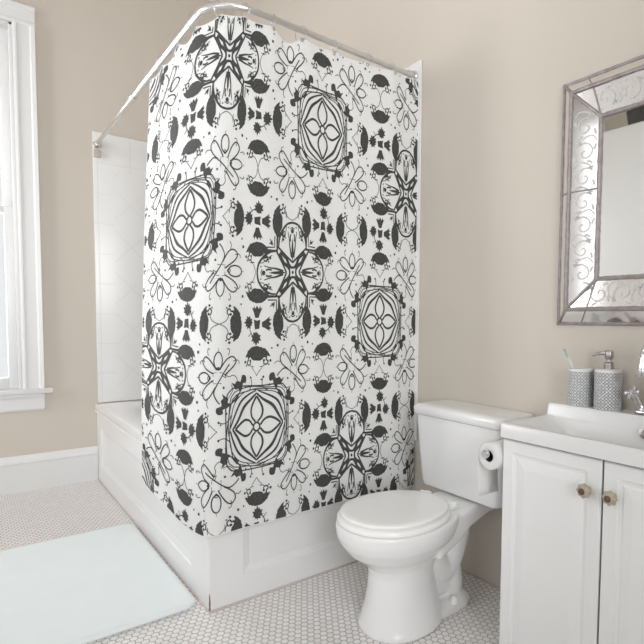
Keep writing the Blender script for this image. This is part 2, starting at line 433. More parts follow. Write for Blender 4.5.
# surround panels
surr = empty('tub_surround', (1.2, YA, TZ), 'white tiled tub surround panels on the walls above the bathtub', 'shower wall panel')
def surround(name, axis):
    bm = B(); t = .012
    if axis == 'x': box(bm, TX0+.008, XB-t-.001, YA-t, YA-.0006, TZ+.0006, 2.375, .004)
    else: box(bm, XB-t, XB-.0006, 1.866, YA-.001, TZ+.0006, 2.35, .004)
    return obj(name, bm, mat_surround(axis), surr)
surround('wall_panel', 'x')
surround('wall_panel', 'y')

# ------------------------------------------------------------------ shower rod
RZ, RY, RX, RR = 2.288, 1.916, .731, .17
rod = empty('shower_rod', (RX, YA, RZ), 'chrome L-shaped shower curtain rod with a rounded corner, fixed to both walls', 'curtain rod')
arc = [(RX+RR-RR*math.cos(t), RY+RR-RR*math.sin(t), RZ) for t in np.linspace(0, PI/2, 14)]
bm = B(); path = [(RX, YA-.0145, RZ), (RX, 3.2, RZ), (RX, 2.6, RZ)]+arc+[(1.2, RY, RZ), (XB-.013, RY, RZ)]
tube(bm, path, .0125, 16); obj('rod_tube', bm, M['rod'], rod)
for c, ax in (((RX, YA-.0128, RZ), (0, -1, 0)), ((XB-.0128, RY, RZ), (-1, 0, 0))):
    bm = B(); lathe(bm, [(.025, 0), (.025, .004), (.020, .010), (.017, .03), (.0165, .045), (.013, .046)], c, ax, 24); obj('flange', bm, M['rod'], rod)
bm = B(); lathe(bm, [(.017, -.02), (.017, .02)], (RX, 3.05, RZ), (0, 1, 0), 16); obj('joint_sleeve', bm, M['rod'], rod)
bm = B(); box(bm, RX-.022, RX+.022, YA-.028, YA-.0126, RZ-.085, RZ-.035, .005)
cp = obj('wall_bracket', bm, simple('beige_bracket_plastic', (.55, .48, .42), .5), rod); cp['label'] = 'beige bracket block under the rod end'

# ------------------------------------------------------------------ shower curtain
UK = [.34, .458, .53, .594, .65, .704, .76, .82, .90, 1.0, 1.1]
BOT = [(.675, 2.80), (.660, 2.44), (.658, 2.22), (.655, 2.075), (.655, 1.985), (.668, 1.904), (.722, 1.880), (.80, 1.887), (.88, 1.892), (1.0, 1.898), (1.1, 1.898)]
TOP = [(.728, 2.74), (.728, 2.46), (.729, 2.27), (.735, 2.13), (.752, 2.035), (.782, 1.972), (.815, 1.94), (.855, 1.923), (.91, 1.917), (1.0, 1.916), (1.1, 1.916)]
def pchip(xs, ys):
    n = len(xs); h = [xs[i+1]-xs[i] for i in range(n-1)]; dl = [(ys[i+1]-ys[i])/h[i] for i in range(n-1)]
    m = [dl[0]]+[0 if dl[i-1]*dl[i] <= 0 else 2*dl[i-1]*dl[i]/(dl[i-1]+dl[i]) for i in range(1, n-1)]+[dl[-1]]
    def f(x):
        i = 0
        while i < n-2 and x > xs[i+1]: i += 1
        t = (x-xs[i])/h[i]
        return ((2*t**3-3*t*t+1)*ys[i]+(t**3-2*t*t+t)*h[i]*m[i]+(-2*t**3+3*t*t)*ys[i+1]+(t**3-t*t)*h[i]*m[i+1])
    return f
fbx, fby, ftx, fty = pchip(UK, [p[0] for p in BOT]), pchip(UK, [p[1] for p in BOT]), pchip(UK, [p[0] for p in TOP]), pchip(UK, [p[1] for p in TOP])
U0, U1, ZH = .345, 1.699, .310
RING_U = [.355, .43, .52, .60, .70, .82, .965, 1.09, 1.25, 1.415, 1.56, 1.675]
DIP = [.012, .022, .030, .016, .006, .012, .040, .008, .010, .010, .010]
def ztop(u):
    for (a, b_), dp in zip(zip(RING_U, RING_U[1:]), DIP):
        if a <= u <= b_:
            return 2.262 - dp*math.sin(PI*(u-a)/(b_-a))**.8
    if u > RING_U[-1]: return 2.262-.05*(u-RING_U[-1])/.024*.3
    return 2.262
def cloth(u, z, off=0.0):
    def base(u_):
        e_ = max(0, min(1, (u_-1.25)/.45)); e_ = e_*e_*(3-2*e_)
        if u_ < 1.1: b_, t_ = (fbx(u_), fby(u_)), (ftx(u_), fty(u_))
        else: b_, t_ = (u_, 1.898-.024*e_), (u_, 1.916-.036*e_)
        k = max(0, min(1, (z-ZH)/(2.26-ZH))); kk = k**1.6
        return b_[0]*(1-kk)+t_[0]*kk, b_[1]*(1-kk)+t_[1]*kk, k
    x, y, k = base(u); x2, y2, _ = base(u+.002)
    tx, ty = x2-x, y2-y; l = math.hypot(tx, ty) or 1
    nx, ny = ty/l, -tx/l              # outward from the tub
    # soft gathers hanging from the rings
    w = .0035*math.sin(u*13.1+1.1)*(1-.4*k) + .0025*math.sin(u*31+2+z*1.1)
    if k > .8:
        q = (k-.8)/.2
        for (a, b_), dp in zip(zip(RING_U, RING_U[1:]), DIP):
            if a <= u <= b_: w -= q*q*.010*math.sin(PI*(u-a)/(b_-a))**2*(1 if dp > .015 else .4)
    w = max(w, -.004) if u < 1.0 else max(min(w, .006), -.008)
    return (x+nx*(w+off), y+ny*(w+off), z)

# print in grid units (one unit = .1463 m across, .2 m up), flower cross at the origin
UX, UZ, CU, CZ = .1463, .2, 1.043, 1.317
V2 = lambda p: (p[0], p[1])
polys = {}       # motif -> list of (polygon points)
def sm2(pts, k=4, closed=True): return [(p.x, p.y) for p in spline([(a, b_, 0) for a, b_ in pts], k, closed)]
def rib(pts, w, closed=False):
    """ribbon polygons (quads) along pts; w float or taper (w0,w1,w2)"""
    P = [Vector(p) for p in pts]; n = len(P); out = []
    def wd(i):
        if isinstance(w, (int, float)): return w/2
        t = i/max(1, n-1)
        return (w[0]+(w[1]-w[0])*t*2 if t < .5 else w[1]+(w[2]-w[1])*(t*2-1))/2
    E = []
    for i in range(n):
        a = P[(i-1) % n] if closed or i > 0 else P[i]; b_ = P[(i+1) % n] if closed or i < n-1 else P[i]
        t = (b_-a); t = t.normalized() if t.length > 1e-9 else Vector((1, 0)); nn = Vector((-t.y, t.x))
        E.append((P[i]+nn*wd(i), P[i]-nn*wd(i)))
    for i in range(n if closed else n-1):
        a, b_ = E[i], E[(i+1) % n]
        out.append([V2(a[0]), V2(b_[0]), V2(b_[1]), V2(a[1])])
    return out
def disc(x, y, r, n=8, ry=None): return [[(x+r*math.cos(2*PI*i/n), y+(ry or r)*math.sin(2*PI*i/n)) for i in range(n)]]
def xf(shapes, rot=0, mx=False, t=(0, 0), s=1.0):
    c, s_ = [(1, 0), (0, 1), (-1, 0), (0, -1)][rot % 4] if isinstance(rot, int) else (math.cos(rot), math.sin(rot)); out = []
    for p in shapes:
        q = []
        for x, y in p:
            if mx: x = -x
            x, y = x*s, y*s
            q.append((c*x-s_*y+t[0], s_*x+c*y+t[1]))
        out.append(q)
    return out
def four(sh): return [p for r in range(4) for p in xf(sh, r)]
def eight(sh): return four(sh+xf(sh, 0, True))
LW = .032
# -- dark bird-like body, long axis up, scrolls towards +x
def jag(pts, amp, seed):
    rnd = random.Random(seed); return [(x+rnd.uniform(-amp, amp), y+rnd.uniform(-amp, amp)) for x, y in pts]
body = sm2([(.05, .42), (-.02, .37), (-.09, .31), (-.14, .2), (-.17, .06), (-.17, -.08), (-.14, -.22), (-.08, -.32), (-.01, -.37), (.05, -.42), (.045, -.33), (.07, -.27), (.055, -.22), (.10, -.16), (.12, -.03), (.125, .08), (.09, .18), (.055, .24), (.075, .28), (.04, .33)], 3)
body = jag(body, .008, 1)
def scroll(long_):
    s = rib(sm2([(.04, .32), (.10, .30), (.15, .36), (.21, .31), (.18, .22), (.12, .24)], 3, False), (.04, .034, .022))
    s += disc(.14, .43, .034) + disc(.22, .38, .022) + disc(.12, .23, .034)
    if long_: s += rib(sm2([(.17, .21), (.20, .12), (.28, .05), (.41, 0)], 4, False), .018)
    else: s += rib(sm2([(.19, .27), (.24, .20), (.25, .10)], 4, False), .018)
    return s + xf(s, 2, True)
def nsc(sh, a, b_): return [[(x*a, y*b_) for x, y in p] for p in sh]
body = [((x-.01)*.94, y*.82) for x, y in body]
blob = [body]+nsc(scroll(True), .88, .80); blob_s = [body]+nsc(scroll(False), .9, .8)
blobB = [body]+nsc(scroll(False), .9, .8)+rib(sm2([(.24, .14), (.33, .05), (.40, 0)], 3, False), .013)+rib(sm2([(.24, -.14), (.33, -.05), (.40, 0)], 3, False), .013)
def at_(sh, x, y, rot=0, mx=False, s=1.0): return xf(sh, rot, mx, (x, y), s)
# -- A : flower cross
A = []
n_arm = rib(sm2([(.42, .52), (.41, .64), (.36, .76), (.27, .88), (.15, .97), (0, 1.0)], 4, False), (.03, .05, .042))
n_arm += rib(sm2([(.34, .60), (.30, .70), (.24, .76), (.27, .68)], 3, False), .018)
n_arm += [[(.30, .70), (.38, .77), (.35, .84), (.27, .80)]]
n_arm += rib(sm2([(.03, .30), (.08, .5), (.10, .66), (.14, .82)], 4, False), (.05, .03, .016))
n_arm += rib([(.055, .62), (.07, .70), (.05, .77)], .035)
n_arm += disc(.12, .90, .018)
A += eight(n_arm)
A += four([[(0, .20), (.035, .38), (.022, .58), (0, .70), (-.022, .58), (-.035, .38)]] + disc(0, .83, .05) + rib(sm2([(-.07, .87), (0, .90), (.07, .87)], 3, False), .02))
dg = rib([(0, .20), (.20, .33), (.45, .51)], .042)
dg += rib([(.06, .10), (.125, .155), (.19, .285), (.385, .405)], (.065, .085, .06))
dg += []
A += [p for r in range(4) for p in xf(dg, r)+xf(xf(dg, 0, True), r)]
A += rib(sm2([(.13, .13), (.045, .10), (-.045, .10), (-.13, .13), (-.10, .045), (-.10, -.045), (-.13, -.13), (-.045, -.10), (.045, -.10), (.13, -.13), (.10, -.045), (.10, .045)], 2), .05, True)
A += disc(0, 0, .035)
br = rib([(.44, .78), (.43, .47), (.78, .46)], .055) + rib([(.50, .74), (.50, .54), (.72, .53)], .028)
br += disc(.58, .62, .035) + rib([(.54, .58), (.66, .66)], .022) + rib([(.56, .68), (.63, .60)], .018)
A += four(br)
va = at_(blob_s, -.415, 1.0)
A += [p for r in range(4) for p in xf(va, r)+xf(xf(va, 0, True), r)]
A += four(rib(sm2([(-.19, 1.22), (-.16, 1.12), (0, 1.05), (.16, 1.12), (.19, 1.22)], 4, False), .014))
A += eight(disc(1.44, .47, .032, 6) + disc(.62, 1.48, .022, 6))
# -- leaf cross
leaf1 = sm2([(0, -.13), (.03, -.10), (.09, -.11), (.08, -.06), (.15, -.04), (.11, 0), (.14, .07), (.08, .06), (.07, .12), (.035, .09), (0, .17), (-.03, .09), (-.08, .12), (-.075, .05), (-.14, .06), (-.10, -.01), (-.13, -.06), (-.07, -.06), (-.06, -.11), (-.03, -.09)], 2)
fan = [(-.05, -.12), (.05, -.12), (.085, -.03), (.16, .10), (.115, .075), (.10, .14), (.055, .07), (0, .14), (-.05, .07), (-.09, .14), (-.105, .075), (-.16, .10), (-.085, -.03)]
X = [[(-.085, .095), (0, .07), (.09, .09), (.065, -.085), (-.055, -.10)]]
X = [[(x*1.0, y*1.0) for x, y in p] for p in X]
X += at_([fan], .245, 0, 3, False, .92) + at_([fan], 0, .235, 0, False, .92) + at_([leaf1], -.24, .03, 1, False, .92) + at_([leaf1], -.02, -.265, 2, False, .98)
X += rib(sm2([(-.08, -.26), (-.17, -.17), (-.22, -.06)], 3, False), .02) + rib([(-.17, -.17), (-.25, -.24)], .016)
# -- pair
PR = at_(blob, -.365, 0) + at_(xf(blob, 0, True), .365, 0)
# -- flower, rosette side (B) towards lower right
F = []
def oval(cx, cy, rx, ry, ang=0, w=LW, point=0, n=14):
    pts = []
    for i in range(n):
        t = 2*PI*i/n; x, y = rx*math.cos(t), ry*math.sin(t)
        if point: x *= 1-point*abs(math.sin(t))**3*.5
        pts.append((cx+x*math.cos(ang)-y*math.sin(ang), cy+x*math.sin(ang)+y*math.cos(ang)))
    return rib(pts, w, True)
F += oval(0, .38, .115, .20, 0, .03, .6) + oval(-.42, 0, .20, .125, 0, .034)
F += disc(0, .22, .03) + rib([(-.05, .24), (0, .16), (.05, .24)], .018)
F += rib(sm2([(-.24, .05), (-.19, 0), (-.24, -.05), (-.28, 0)], 2), .022, True)
# crossing long petals
F += rib(sm2([(-.12, .10), (-.37, .22), (-.49, .36), (-.38, .47), (-.22, .40), (-.04, .18)], 3, False), LW)
F += rib(sm2([(.04, .18), (.22, .40), (.38, .47), (.48, .36), (.38, .22), (.18, .06)], 3, False), LW)
F += rib(sm2([(-.13, -.05), (-.40, -.24), (-.48, -.38), (-.36, -.48), (-.21, -.42), (-.06, -.20)], 3, False), LW)
F += rib(sm2([(.30, .30), (.12, .06), (-.04, -.18), (-.10, -.34), (-.02, -.50), (.06, -.58)], 3, False), .03)
F += rib(sm2([(.16, .08), (.30, .02), (.40, .05), (.50, -.02), (.52, -.14)], 3, False), .018)
F += rib(sm2([(.10, .06), (.22, .0), (.2, .04), (.26, .1)], 3, False), .016)
for a, b_ in (((-.12, .12), (-.03, .12)), ((.03, .12), (.12, .12)), ((-.12, .12), (-.12, .03)), ((.12, .10), (.12, .03)), ((-.12, -.12), (-.03, -.12)), ((.0, -.12), (.1, -.12)), ((-.12, -.03), (-.12, -.1)), ((0, .60), (0, .66)), ((-.70, 0), (-.64, 0))): F += rib([a, b_], .012)
hk = rib(sm2([(-.27, .50), (-.30, .60), (-.27, .66), (-.24, .62)], 3, False), .018); F += hk + xf(hk, 0, True)
hk2 = rib(sm2([(-.40, .36), (-.50, .39), (-.57, .35), (-.56, .30)], 3, False), .018); F += hk2 + xf(hk2, 0, True) + xf(hk2, 2, True)
F += rib(sm2([(-.27, -.48), (-.29, -.58), (-.24, -.66)], 3, False), .018) + disc(.16, -.22, .03) + disc(.08, -.12, .014)
F = [[(x*.84, y*.84) for x, y in p] for p in F]
acan = sm2([(.33, -.10), (.40, -.13), (.44, -.08), (.52, -.10), (.55, .0), (.63, .0), (.66, -.06), (.64, -.13), (.58, -.12), (.56, -.20), (.50, -.27), (.48, -.21), (.41, -.22), (.38, -.17)], 2)
acan2 = [(-y, -x) for x, y in acan]
acan = [(.5+(x-.5)*1.2, -.12+(y+.12)*1.2) for x, y in acan]; acan2 = [(-y, -x) for x, y in acan]
F += [acan, acan2] + disc(.67, -.20, .025) + disc(.20, -.68, .025)
F += rib(sm2([(.72, -.30), (.80, -.26), (.86, -.16), (.84, -.05)], 3, False), .018) + disc(.83, -.03, .025)
F += rib(sm2([(.30, -.72), (.26, -.80), (.16, -.86), (.05, -.84)], 3, False), .018) + disc(.03, -.83, .025)
F += rib(sm2([(.30, -.14), (.33, -.25), (.24, -.38)], 3, False), .014)
# -- B : square rosette
Bq = []
def rsq(h, w, bulge=0, r=.14, seed=0, ph=0.0):
    pts = []
    for i in range(48):
        t = 2*PI*(i+.5)/48; c, s_ = math.cos(t), math.sin(t)
        p = 7; k = (abs(c)**p+abs(s_)**p)**(-1/p)
        k *= 1+bulge*math.cos(4*t) + .012*math.sin(3*t+seed) + ph*math.sin(4*t)
        pts.append((h*k*c, h*k*s_))
    return rib(pts, w, True)
Bq += rsq(.81, .026, 0, seed=1) + rsq(.765, .020, .02, seed=3.2, ph=.02) + rsq(.72, .022, .05, seed=.4, ph=-.015)
dm = rib(sm2([(0, .66), (.17, .53), (.40, .38), (.55, .16), (.66, 0)], 4, False), (.035, .068, .035))
dm += rib(sm2([(.02, .72), (.3, .6), (.52, .46), (.64, .24), (.71, .02)], 4, False), (.025, .05, .025))
dm += rib(sm2([(-.12, .735), (.2, .70), (.5, .62), (.68, .40), (.735, .1)], 4, False), .018)
dm += rib(sm2([(.50, .70), (.58, .60), (.62, .50)], 3, False), (.02, .05, .02)) + rib(sm2([(.70, .50), (.60, .58), (.50, .62)], 3, False), (.02, .05, .02))
dm += rib([(.46, .73), (.74, .46)], .018)
Bq += four(dm)
pet = rib(sm2([(.03, .10), (.13, .20), (.155, .34), (.09, .48), (0, .60)], 4, False), (.04, .05, .045))
Bq += eight(pet)
Bq += rib([(.085*math.cos(t), .085*math.sin(t)) for t in np.linspace(0, 2*PI, 13)[:-1]], .04, True)
Bq += four(at_(blobB, -1.40, 0))
Bq += four(disc(.12, .92, .02, 6))

motif = {'A': A, 'B': Bq}
A_all = A + four(at_(X, 1, 1, 2))
B_all = Bq + [p for r in range(4) for p in xf(xf(F, 0, False, (-1, 1)), r)]
pairs = at_(PR, 2, 1) + xf(at_(PR, 2, 1), 1)

def motif_tris(shapes):
    """triangulate and slice into small pieces, returning verts and faces in grid units"""
    bm = B()
    for p in shapes:
        if len(p) == 4:
            try: bm.faces.new([bm.verts.new((x, y, 0)) for x, y in p])
            except Exception: pass
            continue
        vs = [bm.verts.new((x, y, 0)) for x, y in p]
        for t in tessellate_polygon([[Vector((x, y, 0)) for x, y in p]]):
            try: bm.faces.new([vs[i] for i in t])
            except Exception: pass
    for ax in (0, 1):
        for k in np.arange(-2.4, 3.6, .12):
            no = Vector((1, 0, 0)) if ax == 0 else Vector((0, 1, 0))
            bmesh.ops.bisect_plane(bm, geom=bm.verts[:]+bm.edges[:]+bm.faces[:], plane_co=no*float(k+.003), plane_no=no, dist=1e-6)
    bm.verts.index_update()
    v = [(q.co.x, q.co.y) for q in bm.verts]; f = [[q.index for q in g.verts] for g in bm.faces]; bm.free()
    return v, f
parts_ = {'A': motif_tris(A_all), 'B': motif_tris(B_all), 'P': motif_tris(pairs)}
uv_bm = B()
for i in range(-8, 9):
    for j in range(-8, 9):
        ox, oy = 4*i+2*j, 2*i-4*j
        for key, (dx, dy) in (('A', (0, 0)), ('B', (3, -1)), ('P', (0, 0))):
            gx, gy = ox+dx, oy+dy; uu, zz = CU+gx*UX, CZ+gy*UZ
            if uu < U0-.45 or uu > U1+.45 or zz < ZH-.6 or zz > 2.3+.6: continue
            v, f = parts_[key]
            vs = [uv_bm.verts.new((CU+(x+gx)*UX, CZ+(y+gy)*UZ-.015*max(0, min(1, (1.08-CU-(x+gx)*UX)/.16)), 0)) for x, y in v]
            for g in f:
                q = [vs[k] for k in g]; mu = sum(w.co.x for w in q)/len(q); mz = sum(w.co.y for w in q)/len(q)
                if U0-.03 < mu < U1+.03 and ZH-.03 < mz < 2.28: uv_bm.faces.new(q)
for co, no in (((0, ZH+.004, 0), (0, -1, 0)), ((U0+.004, 0, 0), (-1, 0, 0)), ((U1-.003, 0, 0), (1, 0, 0))):
    bmesh.ops.bisect_plane(uv_bm, geom=uv_bm.verts[:]+uv_bm.edges[:]+uv_bm.faces[:], plane_co=co, plane_no=no, dist=1e-6, clear_outer=True)
kill = [f for f in uv_bm.faces if any(w.co.y > ztop(w.co.x)-.003 for w in f.verts)]
bmesh.ops.delete(uv_bm, geom=kill, context='FACES')
bmesh.ops.delete(uv_bm, geom=[w for w in uv_bm.verts if not w.link_faces], context='VERTS')
for w in uv_bm.verts: w.co = cloth(w.co.x, w.co.y, .0012)
uv_bm.normal_update()
# cloth sheet (front and back skins with a hem round the edge)
nu, nz_ = 270, 120
us = [U0+(U1-U0)*i/nu for i in range(nu+1)]
def sheet(bm, off):
    return [[bm.verts.new(cloth(u, ZH+(ztop(u)-ZH)*(j/nz_), off)) for u in us] for j in range(nz_+1)]
cb = B(); fr = sheet(cb, 0)
for j in range(nz_):
    for i in range(nu): cb.faces.new((fr[j][i], fr[j][i+1], fr[j+1][i+1], fr[j+1][i]))
me_cloth = bpy.data.meshes.new('shower_curtain'); cb.to_mesh(me_cloth); cb.free()
me_ink = bpy.data.meshes.new('ink'); uv_bm.to_mesh(me_ink); uv_bm.free()
# join both into one mesh: slot 0 cloth, slot 1 print
jb = B(); jb.from_mesh(me_cloth); n0 = len(jb.faces); jb.from_mesh(me_ink); jb.faces.ensure_lookup_table()
for f in jb.faces[n0:]: f.material_index = 1
me = bpy.data.meshes.new('shower_curtain'); jb.to_mesh(me); jb.free()
bpy.data.meshes.remove(me_cloth); bpy.data.meshes.remove(me_ink)
curt = link_mesh('fabric', me, [M['cloth'], M['ink']], None, True, 60)
curtain = empty('shower_curtain', (1.2, 1.9, ZH), 'white fabric shower curtain with a charcoal medallion, bird and leaf print', 'shower curtain')
curt.parent = curtain; curt.matrix_parent_inverse = Matrix.Translation(-curtain.location)
bm = B()   # rolled hem along the bottom
tube(bm, [cloth(u, ZH+.001) for u in us[::3]], .0016, 6); hem = obj('hem', bm, M['cloth'], curtain)
bm = B(); tube(bm, [cloth(u, ztop(u)-.001) for u in us], .0015, 6); obj('top_hem', bm, M['cloth'], curtain)
for u in RING_U:      # grommets
    bm = B(); p = cloth(u, 2.250); q = cloth(u+.004, 2.250)
    t = Vector((q[0]-p[0], q[1]-p[1], 0)).normalized(); n_ = Vector((t.y, -t.x, 0)); c = Vector(p)+n_*.001
    tube(bm, [c+.0065*(math.cos(a)*t+math.sin(a)*Vector((0, 0, 1))) for a in np.linspace(0, 2*PI, 13)[:-1]], .0016, 6, closed=True)
    obj('grommet', bm, M['ring'], curtain)
ords = ['first', 'second', 'third', 'fourth', 'fifth', 'sixth', 'seventh', 'eighth', 'ninth', 'tenth', 'eleventh', 'twelfth']
def rod_point(u):
    x, y, _ = cloth(u, 2.262)
    if x < RX+RR and y < RY+RR:
        c = Vector((RX+RR, RY+RR, 0)); dv = (Vector((x, y, 0))-c).normalized(); p = c+dv*RR; t = Vector((-dv.y, dv.x, 0))
        return Vector((p.x, p.y, RZ)), t
    if y < RY+RR*.6: return Vector((x, RY, RZ)), Vector((1, 0, 0))
    return Vector((RX, y, RZ)), Vector((0, 1, 0))
for k, u in enumerate(RING_U):
    p, t = rod_point(u); side = t.cross(Vector((0, 0, 1))); bm = B()
    g = Vector(cloth(u, 2.25)); c = Vector((p.x, p.y, RZ-.0145))
    pts = [c + (.0285+.002*math.cos(2*a))*(math.cos(a)*side + math.sin(a)*Vector((0, 0, 1.12))) for a in np.linspace(0, 2*PI, 25)[:-1]]
    q = Matrix.Rotation(.35 if k % 2 else -.25, 3, 'Z')
    pts = [c + q @ (w-c) for w in pts]
    tube(bm, pts, .0014, 6, closed=True)
    o = obj('curtain_ring', bm, M['ring'])
    tag(o, 'thin wire curtain ring on the rod, %s one from the toilet wall' % ords[11-k], 'curtain ring', 'wire rings carrying the shower curtain')

# ------------------------------------------------------------------ toilet
TYC = 1.437
toilet = empty('toilet', (1.35, TYC, 0), 'white ceramic two-piece toilet with closed lid, between the curtain and the vanity', 'toilet')
def egg(xf_, xb, hw, z, n=48, p=2.15, dy=0):
    cx = xf_+(xb-xf_)*.47; out = []
    for i in range(n):
        t = 2*PI*i/n; c, s = math.cos(t), math.sin(t)
        k = (abs(c)**p+abs(s)**p)**(-1/p); a = (xb-cx) if c > 0 else (cx-xf_)
        out.append((cx+a*k*c, TYC+dy+hw*k*s, z))
    return out
def remeshed(name, bm, vox, mat, parent, smooth_it=6):
    bmesh.ops.recalc_face_normals(bm, faces=bm.faces[:])
    me = bpy.data.meshes.new('t'); bm.to_mesh(me); bm.free(); o = bpy.data.objects.new('t', me); COL.objects.link(o)
    r = o.modifiers.new('r', 'REMESH'); r.mode = 'VOXEL'; r.voxel_size = vox
    s = o.modifiers.new('s', 'SMOOTH'); s.factor = .5; s.iterations = smooth_it
    dg_ = bpy.context.evaluated_depsgraph_get(); m2 = bpy.data.meshes.new_from_object(o.evaluated_get(dg_))
    bpy.data.objects.remove(o); bpy.data.meshes.remove(me); m2.name = name; m2.materials.clear()
    o2 = link_mesh(name, m2, mat, parent, True, 180); return o2
bm = B()
loft(bm, [egg(1.078, 1.41, .138, 0), egg(1.076, 1.41, .140, .012), egg(1.083, 1.41, .132, .03), egg(1.096, 1.395, .116, .08), egg(1.108, 1.38, .101, .15), egg(1.112, 1.375, .098, .205), egg(1.104, 1.385, .104, .235),
          egg(1.070, 1.41, .122, .265), egg(1.025, 1.44, .152, .298), egg(.998, 1.46, .176, .335), egg(.987, 1.47, .186, .365), egg(.984, 1.475, .189, .392), egg(.986, 1.475, .187, .402), egg(.992, 1.47, .182, .405)])
# rear deck carrying the tank
def sec(x, hw, z0, z1, r=.02):
    pts = []
    for cy, cz, a0 in ((hw-r, z1-r, 0), (-hw+r, z1-r, PI/2), (-hw+r, z0+r, PI), (hw-r, z0+r, 3*PI/2)):
        for k in range(5):
            a = a0+PI/2*k/4; pts.append((x, TYC+cy+r*math.cos(a), cz+r*math.sin(a)))
    return pts
loft(bm, [sec(1.30, .15, .26, .405), sec(1.42, .132, .29, .405), sec(1.50, .118, .325, .405), sec(1.60, .112, .352, .405), sec(1.69, .11, .362, .405)])
# foot slab and trapway
def foot(z, g):
    pts = []
    for x, w in ((1.20, .10), (1.30, .104), (1.42, .104), (1.50, .096), (1.545, .075), (1.56, .03), (1.56, -.03), (1.545, -.075), (1.50, -.096), (1.42, -.104), (1.30, -.104), (1.20, -.10)):
        s = 1 if w > 0 else -1; pts.append((x-g*.3 if x > 1.5 else x, TYC+w-s*g, z))
    return pts
loft(bm, [foot(0, 0), foot(.022, 0), foot(.034, .008), foot(.045, .03)])
tp = spline([(1.33, TYC, .24), (1.39, TYC, .18), (1.44, TYC, .15), (1.49, TYC, .20), (1.525, TYC, .29), (1.53, TYC, .37)], 5)
tube(bm, tp, [.075-.0006*i for i in range(len(tp))], 20)
tp = spline([(1.50, TYC, .24), (1.475, TYC, .16), (1.485, TYC, .08), (1.47, TYC, .02)], 5)
tube(bm, tp, .064, 20)
tube(bm, [(1.36, TYC, .09), (1.46, TYC, .09)], .055, 16)
remeshed('bowl', bm, .0055, M['ceramic'], toilet, 8)
# seat ring and lid
def flat_egg(bm, xf_, xb, hw, zs, hole=None):
    rings = [egg(xf_+g, xb-g, hw-g, z, 64) for g, z in zs]
    loft(bm, rings)
bm = B(); flat_egg(bm, .992, 1.425, .184, [(.004, .4065), (.0005, .408), (0, .414), (.001, .421), (.005, .4245)]); obj('seat', bm, M['seat'], toilet, angle=60)
bm = B(); flat_egg(bm, 1.003, 1.418, .172, [(.020, .4247), (.018, .4300), (.0012, .4303), (0, .4315), (0, .4385), (.001, .4405), (.005, .4425), (.02, .4435), (.08, .4442)]); obj('lid', bm, M['seat'], toilet, angle=60)
for s in (-1, 1):
    bm = B(); box(bm, 1.405, 1.455, TYC+s*.075-.016, TYC+s*.075+.016, .4055, .432, .006); tube(bm, [(1.432, TYC+s*.075-.024, .424), (1.432, TYC+s*.075+.024, .424)], .010, 12)
    obj('hinge', bm, M['seat'], toilet)
    bm = B(); lathe(bm, [(.016, 0), (.0165, .012), (.013, .021), (.006, .026), (.0005, .027)], (1.437, TYC+s*.088, .037), (0, 0, 1), 20); obj('bolt_cap', bm, M['seat'], toilet)
# tank
def tank_sec(x0, x1, hw, z, r=.028, n=6):
    pts = []
    for cx, cy, a0 in ((x1-.008, hw-.008, 0), (x0+r, hw-r, PI/2), (x0+r, -hw+r, PI), (x1-.008, -hw+.008, 3*PI/2)):
        rr = .008 if cx > x1-.02 else r
        for k in range(n):
            a = a0+PI/2*k/(n-1); pts.append((cx+rr*math.cos(a), TYC+cy+rr*math.sin(a), z))
    return pts
XT = XB-.004
bm = B(); loft(bm, [tank_sec(1.545, XT, .190, .410), tank_sec(1.533, XT, .206, .416), tank_sec(1.528, XT, .213, .433), tank_sec(1.519, XT, .224, .56), tank_sec(1.510, XT, .232, .70), tank_sec(1.510, XT, .232, .7205)])
obj('tank', bm, M['ceramic'], toilet, angle=40)
bm = B(); loft(bm, [tank_sec(1.502, XT, .238, .7235), tank_sec(1.498, XT, .242, .727), tank_sec(1.497, XT, .243, .752), tank_sec(1.500, XT, .240, .761), tank_sec(1.508, XT, .232, .766), tank_sec(1.54, XT-.02, .205, .768)])
obj('tank_lid', bm, M['ceramic'], toilet, angle=60)
bm = B(); lathe(bm, [(.05, 0), (.05, .012)], (1.62, TYC, .4035), (0, 0, 1), 24); obj('tank_gasket', bm, M['core'], toilet)

# ------------------------------------------------------------------ vanity
VX, VY1, VY0, VZ = 1.362, 1.0745, .372, .745
van = empty('vanity_cabinet', (1.54, .72, 0), 'white two-door vanity cabinet under the sink, beside the toilet', 'cabinet')
bm = B(); zt_ = VZ-.0005; xk = XB-.002
box(bm, VX+.02, xk, VY0, VY0+.016, 0, zt_, .001); box(bm, VX+.02, xk, VY1-.016, VY1, 0, zt_, .001); box(bm, xk-.01, xk, VY0+.016, VY1-.016, 0, zt_-.08)
box(bm, VX+.02, xk-.01, VY0+.016, VY1-.016, .04, .056); box(bm, VX+.02, VX+.036, VY0+.016, VY1-.016, 0, .04); box(bm, VX+.02, VX+.034, .72, .735, .056, .60)
obj('body', bm, M['cabinet'], van)
bm = B(); box(bm, VX+.012, VX+.0195, VY0+.004, VY1-.004, .002, VZ-.003); g_ = obj('door_gap', bm, M['dark_gap'], van); g_['label'] = 'dark gap round the doors'
